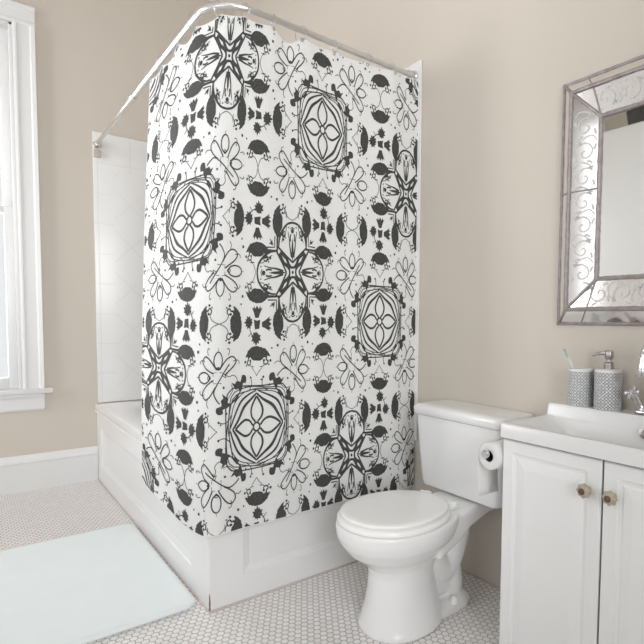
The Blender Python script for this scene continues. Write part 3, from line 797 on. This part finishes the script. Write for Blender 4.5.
def vdoor(y0, y1, knob_y):
    bm = B(); x0, x1, z0, z1 = VX, VX+.0115, .012, VZ-.006
    def q(*p): bm.faces.new([bm.verts.new(w) for w in p])
    def ring(m, d): return [(x0+d, y0+m, z0+m), (x0+d, y1-m, z0+m), (x0+d, y1-m, z1-m), (x0+d, y0+m, z1-m)]
    steps = [(0, .004), (.004, 0), (.040, 0), (.043, .004), (.050, .0055), (.054, .0055), (.060, .002), (.085, -.0015)]
    R_ = [ring(m, d_) for m, d_ in steps]
    bk = [(x1, y0, z0), (x1, y1, z0), (x1, y1, z1), (x1, y0, z1)]
    loft(bm, [bk]+R_, True, True)
    dr = obj('door', bm, M['cabinet'], van, smooth=False)
    # fluted ceramic knob
    k = []; n = 48
    for r, h in ((.010, 0), (.010, .008), (.015, .012), (.0195, .019), (.0195, .026), (.015, .032), (.008, .034)):
        k.append([(VX-h-.001, knob_y + r*(1+.09*math.cos(8*a)*(r > .012))*math.cos(a), .648+r*(1+.09*math.cos(8*a)*(r > .012))*math.sin(a)) for a in [2*PI*i/n for i in range(n)]])
    bm = B(); loft(bm, k); kn = obj('knob', bm, M['knob'], dr, angle=60)
    kn['label'] = 'crackled olive ceramic melon knob'
    bm = B(); lathe(bm, [(.0085, 0), (.0095, .002), (.008, .005), (.003, .007), (.0005, .0072)], (VX-.034, knob_y, .648), (-1, 0, 0), 16); kb = obj('knob_rosette', bm, M['knob_metal'], dr)
    return dr
vdoor(.7305, VY1-.002, .768); vdoor(VY0+.002, .7245, .692)

# sink with integrated deck
sk = empty('sink', (1.53, .72, VZ), 'white ceramic vanity sink with a raised back ledge, on the white cabinet', 'sink')
SX0, SX1, SY0, SY1, SZ, DZ = 1.352, XB-.001, .362, 1.075, .792, .834
def ss(a, b_, x): t = max(0, min(1, (x-a)/(b_-a))); return t*t*(3-2*t)
def sink_h(x, y):
    z = SZ + (DZ-SZ)*ss(1.607, 1.619, x)
    # basin: flat sloped wall in front/sides, steep at the back
    ex = min((x-(SX0+.016))/.075, (1.609-x)/.030); ey = min((y-(SY0+.022))/.18, ((SY1-.022)-y)/.18)
    k = max(0, min(1, ex))*max(0, min(1, ey)); f = min(max(0, min(1, ex)), max(0, min(1, ey)))
    f = f*.6+k*.4
    f = ss(0, 1, f)*.75 + f*.25
    dep = .115*f
    if x < 1.618: z = min(z, SZ+(DZ-SZ)*ss(1.607, 1.619, x)) - dep
    # softened outer edges
    e = min(x-SX0, y-SY0, SY1-y)
    if e < .006: z -= .006-math.sqrt(max(0, .006**2-(.006-e)**2))
    return z
def samp(a, b_, n, ex): return sorted(set([a+(b_-a)*i/n for i in range(n+1)]+ex))
xs = samp(SX0, SX1, 90, [SX0+.001, SX0+.002, SX0+.0035, 1.605, 1.607, 1.609, 1.611, 1.613, 1.615, 1.617, 1.619, 1.622]); ys = samp(SY0, SY1, 170, [SY0+.001, SY0+.002, SY0+.0035, SY1-.001, SY1-.002, SY1-.0035])
bm = B(); G = [[bm.verts.new((x, y, sink_h(x, y))) for y in ys] for x in xs]
for i in range(len(xs)-1):
    for j in range(len(ys)-1): bm.faces.new((G[i][j], G[i+1][j], G[i+1][j+1], G[i][j+1]))
edge = [G[i][0] for i in range(len(xs))]+[G[-1][j] for j in range(1, len(ys))]+[G[i][-1] for i in range(len(xs)-2, -1, -1)]+[G[0][j] for j in range(len(ys)-2, 0, -1)]
bot = [bm.verts.new((v.co.x, v.co.y, VZ)) for v in edge]; m_ = len(edge)
for i in range(m_): bm.faces.new((edge[i], edge[(i+1) % m_], bot[(i+1) % m_], bot[i]))
obj('basin', bm, M['sink'], sk, angle=50)
bm = B(); lathe(bm, [(.018, 0), (.018, .003), (.011, .004), (.0105, .001), (.001, .001)], (1.589, .716, .788), (-1, 0, .12), 20); ov = obj('overflow_ring', bm, M['steel'], sk)
bm = B(); lathe(bm, [(.024, 0), (.024, .003), (.018, .004), (.016, .002), (.001, .002)], (1.49, .72, sink_h(1.49, .72)), (0, 0, 1), 20); obj('drain', bm, M['chrome'], sk)

# faucet
fc = empty('faucet', (1.66, .715, DZ), 'chrome two-handle faucet with cross handle, on the sink ledge at the photo edge', 'faucet')
bm = B(); box(bm, 1.637, 1.683, .655, .775, DZ-.0005, DZ+.014, .006, 3); obj('faucet_base', bm, M['chrome'], fc)
bm = B(); sp_ = spline([(1.66, .715, DZ+.012), (1.66, .715, .93), (1.655, .715, 1.0), (1.63, .716, 1.045), (1.595, .719, 1.055), (1.57, .722, 1.03), (1.563, .723, .985)], 6)
tube(bm, sp_, [.013 if i < 4 else .0105 for i in range(len(sp_))], 18); lathe(bm, [(.0135, 0), (.014, .004), (.0135, .022), (.011, .024)], (1.563, .723, .962), (0, 0, 1), 20)
obj('spout', bm, M['chrome'], fc)
for s in (1, -1):
    c0 = Vector((1.66, .715+s*.045, DZ+.012)); c1 = Vector((1.622, .715+s*.062, .903)); ax = (c1-c0).normalized()
    ln = (c1-c0).length
    bm = B(); lathe(bm, [(.017, 0), (.017, .01), (.012, .016), (.0095, .03), (.012, ln-.022), (.009, ln-.014), (.008, ln)], c0, ax, 20)
    st = obj('valve', bm, M['chrome'], fc)
    bm = B(); p1 = ax.orthogonal().normalized(); p2 = ax.cross(p1)
    p1, p2 = (p1+p2).normalized(), (p1-p2).normalized()
    lathe(bm, [(.001, -.010), (.009, -.008), (.0105, 0), (.009, .008), (.001, .011)], c1, ax, 16)
    for dv in (p1, p2, -p1, -p2):
        lathe(bm, [(.0045, .004), (.004, .012), (.006, .017), (.0075, .021), (.006, .026), (.001, .0275)], c1, dv, 12)
    obj('cross_handle', bm, M['chrome'], fc)

# tumbler and dispenser
def cyl_uv(name, c, r, h, mat, parent, n=48, rows=6, r0=None):
    bm = B(); uvl = bm.loops.layers.uv.new('UVMap'); R_ = []
    for j in range(rows+1):
        rr = r if 0 < j else r-.002
        z = h*j/rows
        R_.append([bm.verts.new((c[0]+rr*math.cos(2*PI*i/n), c[1]+rr*math.sin(2*PI*i/n), c[2]+z)) for i in range(n)])
    for j in range(rows):
        for i in range(n):
            k = (i+1) % n; f = bm.faces.new((R_[j][i], R_[j][k], R_[j+1][k], R_[j+1][i]))
            U = [(i/n*3, j/rows*1.4), ((i+1)/n*3, j/rows*1.4), ((i+1)/n*3, (j+1)/rows*1.4), (i/n*3, (j+1)/rows*1.4)]
            for lp, q in zip(f.loops, U): lp[uvl].uv = q
    bm.faces.new(list(reversed(R_[0])))
    return obj(name, bm, mat, parent, angle=50, recalc=False)
tc_ = (1.656, .975, DZ)
tum = empty('toothbrush_tumbler', tc_, 'grey lattice-patterned ceramic tumbler holding a toothbrush, on the sink ledge', 'tumbler')
cyl_uv('cup', tc_, .0405, .119, M['lace'], tum)
bm = B(); lathe(bm, [(.0405, .1185), (.0412, .121), (.0412, .126), (.0400, .128), (.0375, .127), (.0370, .10), (.036, .012), (.001, .010)], tc_, (0, 0, 1), 48, False, True)
o = obj('rim', bm, M['paper'].copy() if False else M['sink'], tum); o['label'] = 'plain white rim'
dc = (1.655, .874, DZ)
dis = empty('soap_dispenser', dc, 'grey lattice-patterned ceramic soap dispenser with a metal pump, beside the tumbler', 'soap dispenser')
cyl_uv('bottle', dc, .0435, .124, M['lace'], dis)
bm = B(); lathe(bm, [(.0435, .1235), (.0442, .126), (.0438, .131), (.040, .134), (.016, .1355), (.001, .1355)], dc, (0, 0, 1), 48, False, True); o = obj('shoulder', bm, M['sink'], dis); o['label'] = 'plain white shoulder'
bm = B(); lathe(bm, [(.0165, .135), (.0165, .142), (.015, .144), (.015, .155), (.009, .158), (.0075, .166), (.012, .168), (.0135, .171), (.0135, .192), (.011, .196), (.001, .197)], dc, (0, 0, 1), 28)
tube(bm, spline([(dc[0], dc[1]+.004, DZ+.187), (dc[0]-.018, dc[1]+.022, DZ+.186), (dc[0]-.030, dc[1]+.036, DZ+.181), (dc[0]-.034, dc[1]+.041, DZ+.176)], 4), [.006]*5+[.0048]*4+[.0038]*4, 12)
obj('pump', bm, M['steel'], dis)
# toothbrush leaning in the tumbler
b0, b1 = Vector((1.670, .957, DZ+.018)), Vector((1.640, 1.028, DZ+.192))
tb = empty('toothbrush', tuple(b0), 'white toothbrush with pale bristles, leaning in the grey tumbler', 'toothbrush')
ax = (b1-b0).normalized()
bm = B(); tube(bm, [b0, b0+ax*.03, b0+ax*.09, b0+ax*.125, b0+ax*.15, b0+ax*.165, b0+ax*.185, b1], [.003, .0045, .0048, .0035, .0028, .0042, .0048, .0025], 12)
obj('handle', bm, M['brush'], tb)
bm = B(); nv = Vector((-.75, .1, 0)); nv = (nv-ax*nv.dot(ax)).normalized(); sd = ax.cross(nv)
for i in range(6):
    for j in (-1, 0, 1):
        c = b0+ax*(.166+i*.0052)+sd*j*.003+nv*.003
        tube(bm, [c, c+nv*.011], .0015, 6)
obj('bristles', bm, M['bristle'], tb)

# ------------------------------------------------------------------ toilet paper
hp = empty('toilet_paper_holder', (1.42, VY1, .68), 'chrome toilet paper holder on the vanity side', 'toilet paper holder')
RC = (1.355, 1.125, .680)
bm = B(); lathe(bm, [(.024, 0), (.024, .005), (.012, .009), (.008, .012), (.008, .055)], (1.485, VY1, .680), (0, 1, 0), 20); obj('post', bm, M['chrome'], hp)
bm = B(); tube(bm, [(1.490, 1.121, .680), (1.34, 1.121, .680)], .0075, 14); lathe(bm, [(.0135, 0), (.0145, .003), (.0145, .010), (.012, .012), (.001, .012)], (1.340, 1.121, .680), (-1, 0, 0), 24); obj('arm', bm, M['chrome'], hp)
rp = empty('toilet_paper_roll', (1.41, 1.121, .68), 'white toilet paper roll with hanging sheet, beside the vanity', 'toilet paper')
bm = B(); rr, rc = .046, .0185; n = 48; cy_, cz_ = 1.121, .671
def circ(x, r): return [(x, cy_+r*math.cos(2*PI*i/n), cz_+r*math.sin(2*PI*i/n)) for i in range(n)]
loft(bm, [circ(1.35, rc), circ(1.349, rc+.002), circ(1.349, rr-.003), circ(1.352, rr), circ(1.458, rr), circ(1.46, rr-.003), circ(1.46, rc)], False, False)
obj('paper', bm, M['paper'], rp, angle=50)
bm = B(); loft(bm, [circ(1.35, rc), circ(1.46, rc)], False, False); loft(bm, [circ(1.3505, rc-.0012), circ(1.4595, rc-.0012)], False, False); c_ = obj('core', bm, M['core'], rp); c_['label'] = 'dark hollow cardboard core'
bm = B(); prof = []
for k in range(9): a = math.radians(80-10*k); prof.append((cy_+(rr+.001)*math.cos(a), cz_+(rr+.001)*math.sin(a)))
prof += [(cy_+rr+.0015, cz_-.03), (cy_+rr+.002, cz_-.08), (cy_+rr-.001, cz_-.125), (cy_+rr-.004, cz_-.150)]
for x0, x1 in ((1.352, 1.458),):
    r1 = [bm.verts.new((x0, y, z)) for y, z in prof]; r2 = [bm.verts.new((x1, y, z)) for y, z in prof]
    for i in range(len(prof)-1): bm.faces.new((r1[i], r2[i], r2[i+1], r1[i+1]))
sh = obj('hanging_sheet', bm, M['paper'], rp); so = sh.modifiers.new('thickness', 'SOLIDIFY'); so.thickness = .0008; so.offset = 1

# ------------------------------------------------------------------ mirror
MY1, MY0, MZ0, MZ1 = 1.105, .335, 1.114, 1.976
mir = empty('wall_mirror', (XB, .72, MZ0), 'rectangular wall mirror framed in etched antique glass and lead strips, above the sink', 'mirror')
OUT, RIM, IN = dict(x=XB-.004, m=0), dict(x=1.672, m=.060), dict(x=1.684, m=.165)
F1, F2 = .052, .150        # widths: outer slanted strip, etched band
XO, XR, XI = XB-.006, 1.672, 1.690
def rect_at(m, x): return [Vector((x, MY1-m, MZ1-m)), Vector((x, MY0+m, MZ1-m)), Vector((x, MY0+m, MZ0+m)), Vector((x, MY1-m, MZ0+m))]
r0, r1, r2 = rect_at(.004, XO), rect_at(.054, XR), rect_at(.157, XI)
bm = B(); box(bm, XI+.012, XB-.0005, MY0+.01, MY1-.01, MZ0+.01, MZ1-.01); obj('backing_board', bm, M['lead'], mir)
bm = B(); box(bm, XI+.002, XI+.011, MY0+.150, MY1-.150, MZ0+.150, MZ1-.150); obj('mirror_glass', bm, M['mirror'], mir, smooth=False)
def slab4(bm, a, b_, c, d_, th=.003):
    n_ = (b_-a).cross(d_-a).normalized()
    if n_.x > 0: n_ = -n_
    loft(bm, [[p-n_*th for p in (a, b_, c, d_)], [a, b_, c, d_]])
nm = ['top', 'right', 'bottom', 'left']
cuts = {0: [.12, .5, .88], 1: [.45], 2: [.12, .5, .88], 3: [.545]}
def lerp(a, b_, t): return a+(b_-a)*t
for s in range(4):
    a0, b0_, a1, b1_ = r0[s], r0[(s+1) % 4], r1[s], r1[(s+1) % 4]; a2, b2_ = r2[s], r2[(s+1) % 4]
    bm = B(); slab4(bm, a0, b0_, b1_, a1); obj('outer_strip', bm, M['mirror_band'], mir, smooth=False)
    ts = [0]+cuts[s]+[1]
    L1, L2 = (b1_-a1).length, (b2_-a2).length; dirv = (b1_-a1).normalized()
    def P1(t):  # on the outer edge, t in [0,1] of the outer length
        return lerp(a1, b1_, t)
    def P2(t):
        return a2 if t <= 0 else b2_ if t >= 1 else a2+(b2_-a2).normalized()*max(0, min(L2, (P1(t)-a2).dot(dirv)))
    for t0, t1 in zip(ts, ts[1:]):
        bm = B(); slab4(bm, P1(t0), P1(t1), P2(t1), P2(t0)); pn = obj('etched_panel', bm, M['mirror_band'], mir, smooth=False)
        # etched scrolls on this panel
        bm = B(); nr = (P1(t1)-P1(t0)).cross(P2(t0)-P1(t0)).normalized(); nr = -nr if nr.x > 0 else nr
        inw = ((P2(.5)-P1(.5))).normalized(); wd = (P2(.5)-P1(.5)).length; ln = (P1(t1)-P1(t0)).length
        def etch(pts, w):
            P_ = [Vector(p) for p in pts]
            for i in range(len(P_)-1):
                d0 = (P_[min(i+1, len(P_)-1)]-P_[max(i-1, 0)]).normalized(); d1 = (P_[min(i+2, len(P_)-1)]-P_[i]).normalized()
                m0, m1 = nr.cross(d0)*w/2, nr.cross(d1)*w/2
                vv = [bm.verts.new(q+nr*.0006) for q in (P_[i]-m0, P_[i]+m0, P_[i+1]+m1, P_[i+1]-m1)]
                bm.faces.new(vv)
        cs = max(1, round(ln/.085)); st_ = ln/cs
        for k in range(cs):
            cpos = P1(t0)+dirv*(st_*(k+.5)) ; sg = 1 if k % 2 == 0 else -1
            m = (cpos-a1).dot(dirv)
            room = min(wd, m*.9+.0, (L1-m)*.9)
            if room < .045: continue
            cc = cpos+inw*(wd*.5)
            if m < wd*1.0 or L1-m < wd*1.0: cc = cpos+inw*(room*.42)
            sc = min(1, room/wd)
            sp1 = [cc+dirv*(r*math.cos(a)*sc)+inw*(sg*r*math.sin(a)*sc) for a, r in [(t*.42, .004+.0019*t) for t in range(18)]]
            etch(sp1, .005)
            tail = spline([sp1[-1], cc+(dirv*.045+inw*sg*.012)*sc, cc+(dirv*.055-inw*sg*.022)*sc, cc+(dirv*.036-inw*sg*.040)*sc], 4); etch(tail, .0045)
            for q in range(4):
                a = q*1.5+.4; p0 = cc+(dirv*math.cos(a)+inw*sg*math.sin(a))*.032*sc; p1 = cc+(dirv*math.cos(a+.35)+inw*sg*math.sin(a+.35))*.046*sc
                etch([p0, lerp(p0, p1, .5)+dirv*.003, p1], .007*sc)
        if len(bm.faces): obj('etched_scroll', bm, M['etch'], pn, smooth=False, recalc=False)
        else: bm.free()
        if t1 < 1:
            bm = B(); p, q = P1(t1), P2(t1); tube(bm, [p+nr*.001, q+nr*.001], .0028, 8); obj('lead_strip', bm, M['lead'], mir)
            bm = B(); p0 = lerp(a0, b0_, t1); tube(bm, [p0+Vector((-.001, 0, 0)), p+Vector((-.001, 0, 0))], .0025, 8); obj('lead_strip', bm, M['lead'], mir)
for rr_, w in ((r0, .0060), (r1, .0080), (r2, .0080)):
    for s in range(4):
        a, b_ = rr_[s], rr_[(s+1) % 4]; n_ = 40; rnd = random.Random(s+int(w*1e4))
        bm = B(); tube(bm, [lerp(a, b_, i/n_)+Vector((rnd.uniform(-.0006, .0006), rnd.uniform(-.0005, .0005), rnd.uniform(-.0005, .0005))) for i in range(n_+1)], [w*rnd.uniform(.88, 1.1) for _ in range(n_+1)], 8)
        obj('lead_strip', bm, M['lead'], mir)
for s in range(4):
    bm = B(); tube(bm, [r0[s], r1[s]+Vector((-.001, 0, 0)), r2[s]+Vector((-.001, 0, 0))], .0058, 8)
    for p, r in ((r0[s], .008), (r1[s], .010), (r2[s], .0105)): bmesh.ops.create_icosphere(bm, subdivisions=2, radius=r, matrix=Matrix.Translation(p)@Matrix.Diagonal((.7, 1, 1, 1)))
    obj('corner_solder', bm, M['lead'], mir)

# ------------------------------------------------------------------ bath mat
bm = B(); x0, x1, y0, y1 = -.88, .678, 1.99, 3.012
def rr2(g, z, r=.055, n=8):
    pts = []
    for cx, cy, a0 in ((x1-r, y1-r, 0), (x0+r, y1-r, PI/2), (x0+r, y0+r, PI), (x1-r, y0+r, 3*PI/2)):
        for k in range(n): a = a0+PI/2*k/(n-1); pts.append((cx+(r-g)*math.cos(a), cy+(r-g)*math.sin(a), z))
    return pts
loft(bm, [rr2(.006, .0005), rr2(0, .004), rr2(-.003, .012), rr2(0, .019), rr2(.007, .023), rr2(.02, .0245), rr2(.04, .025)])
tag(obj('bath_mat', bm, M['rug'], angle=60), 'plush white rectangular bath mat with rounded corners, beside the tub', 'bath mat')

# ------------------------------------------------------------------ cupboard and basket seen in the mirror
cbx = (-1.745, -1.22, 1.98, 2.80)
cup = empty('tall_cupboard', (-1.48, 2.5, 0), 'tall plain white cupboard, seen reflected in the wall mirror', 'cupboard')
ZCUP = 2.87
bm = B(); box(bm, cbx[0], cbx[1], cbx[2], cbx[3], .0, ZCUP, .004); obj('cupboard_body', bm, M['cabinet_wood'], cup)
bm = B(); box(bm, cbx[1]+.0005, cbx[1]+.02, cbx[2]+.01, cbx[3]-.07, .1, ZCUP-.012, .003); dd = obj('cupboard_door', bm, M['cabinet_wood'], cup)
bm = B(); lathe(bm, [(.006, 0), (.006, .02), (.014, .026), (.012, .034), (.001, .036)], (cbx[1]+.02, 2.12, 1.15), (1, 0, 0), 16); obj('cupboard_knob', bm, M['steel'], dd)
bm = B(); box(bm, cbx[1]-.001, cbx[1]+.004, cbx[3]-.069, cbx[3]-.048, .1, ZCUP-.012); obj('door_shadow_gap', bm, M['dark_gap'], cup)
bm = B(); 
loft(bm, [[(-1.40+a*math.cos(t)*1.0, 2.20+b_*.8*math.sin(t), z) for t in [2*PI*i/32 for i in range(32)]] for a, b_, z in ((.13, .22, ZCUP+.0005), (.16, .26, ZCUP+.06), (.17, .28, ZCUP+.16), (.15, .25, ZCUP+.22), (.13, .22, ZCUP+.215), (.14, .23, ZCUP+.05))])
tag(obj('wicker_basket', bm, M['basket']), 'dark wicker basket on top of the cupboard, seen reflected in the mirror', 'basket')

# ------------------------------------------------------------------ light
W = bpy.data.worlds.new('sky'); SC.world = W; W.use_nodes = True
bg = W.node_tree.nodes['Background']; bg.inputs['Color'].default_value = (.95, .98, 1, 1); bg.inputs['Strength'].default_value = 1.0
def area(name, loc, rot, sx, sy, e, col=(1, 1, 1)):
    l = bpy.data.lights.new(name, 'AREA'); l.shape = 'RECTANGLE'; l.size = sx; l.size_y = sy; l.energy = e; l.color = col
    o = bpy.data.objects.new(name, l); COL.objects.link(o); o.location = loc; o.rotation_euler = rot; return o
E_ = dict(back=88, left=24, far=108, front=147, lamp=5)
area('daylight_back_window', (-.16, YA+.30, 1.8), (-PI/2, 0, 0), 1.1, 2.5, E_['back'], (.98, .99, 1))
area('added_daylight_left', (XL-.30, .5, 1.9), (0, -PI/2, 0), 2.5, 2.6, E_['left'], (.99, 1, 1.01))  # weak fill through the added, unseen left window
area('added_daylight_far_left', (XL-.30, 3.4, 1.9), (0, -PI/2, 0), 2.5, 1.0, E_['far'], (1, .985, .985))  # light through the added far left window, brightens the upper right wall
area('added_daylight_front', (-.4, YF-.30, 1.9), (PI/2, 0, 0), 1.7, 2.4, E_['front'], (.99, 1, 1.01))  # fill through the added window behind the camera
lmp = empty('added_ceiling_light', (-.2, .9, ZC), 'added round white frosted ceiling light for fill, unseen', 'ceiling light')  # invented fixture out of view, added for fill light
bm = B(); lathe(bm, [(.19, 0), (.19, -.02), (.17, -.025)], (-.2, .9, ZC-.001), (0, 0, 1), 40); obj('added_lamp_canopy', bm, M['trim'], lmp)
ml, nt, b = new_mat('added_lamp_glass'); b.inputs['Base Color'].default_value = (.9, .9, .88, 1); b.inputs['Emission Color'].default_value = (1, .97, .93, 1); b.inputs['Emission Strength'].default_value = 1.5  # glowing dome of the added fixture
bm = B(); lathe(bm, [(.165, -.026), (.17, -.05), (.14, -.08), (.08, -.098), (.001, -.104)], (-.2, .9, ZC-.001), (0, 0, 1), 40); obj('added_lamp_shade', bm, ml, lmp)
la = bpy.data.lights.new('added_ceiling_lamp', 'AREA'); la.shape = 'DISK'; la.size = .34; la.energy = E_['lamp']; la.color = (1, .98, .96)  # added fill light below the dome
lo = bpy.data.objects.new('added_ceiling_lamp', la); COL.objects.link(lo); lo.location = (-.2, .9, ZC-.115)

SC.view_settings.view_transform = 'Standard'; SC.view_settings.look = 'None'; SC.view_settings.gamma = 1
SC.view_settings.use_curve_mapping = False; SC.view_settings.exposure = -0.13
SC.cycles.max_bounces = 10; SC.cycles.diffuse_bounces = 6; SC.cycles.glossy_bounces = 5; SC.cycles.transparent_max_bounces = 8
SC.cycles.use_denoising = True; SC.cycles.sample_clamp_indirect = 6; SC.cycles.caustics_reflective = False; SC.cycles.caustics_refractive = False

# ------------------------------------------------------------------ camera
cam = bpy.data.cameras.new('camera'); co = bpy.data.objects.new('camera', cam); COL.objects.link(co); SC.camera = co
rt = Vector((.77403793, -.63306265, .00984746)); dn = Vector((-.02801835, -.04978755, -.99836675)); fw = Vector((.63251898, .77249782, -.05627483))
mw = Matrix((rt, -dn, -fw)).transposed().to_4x4(); mw.translation = (0, 0, 1.12); co.matrix_world = mw
cam.sensor_fit = 'HORIZONTAL'; cam.sensor_width = 36; cam.lens = 521.28*36/644
cam.shift_x = (322-389.902)/644; cam.shift_y = (350.388-322)/644; cam.clip_start = .02
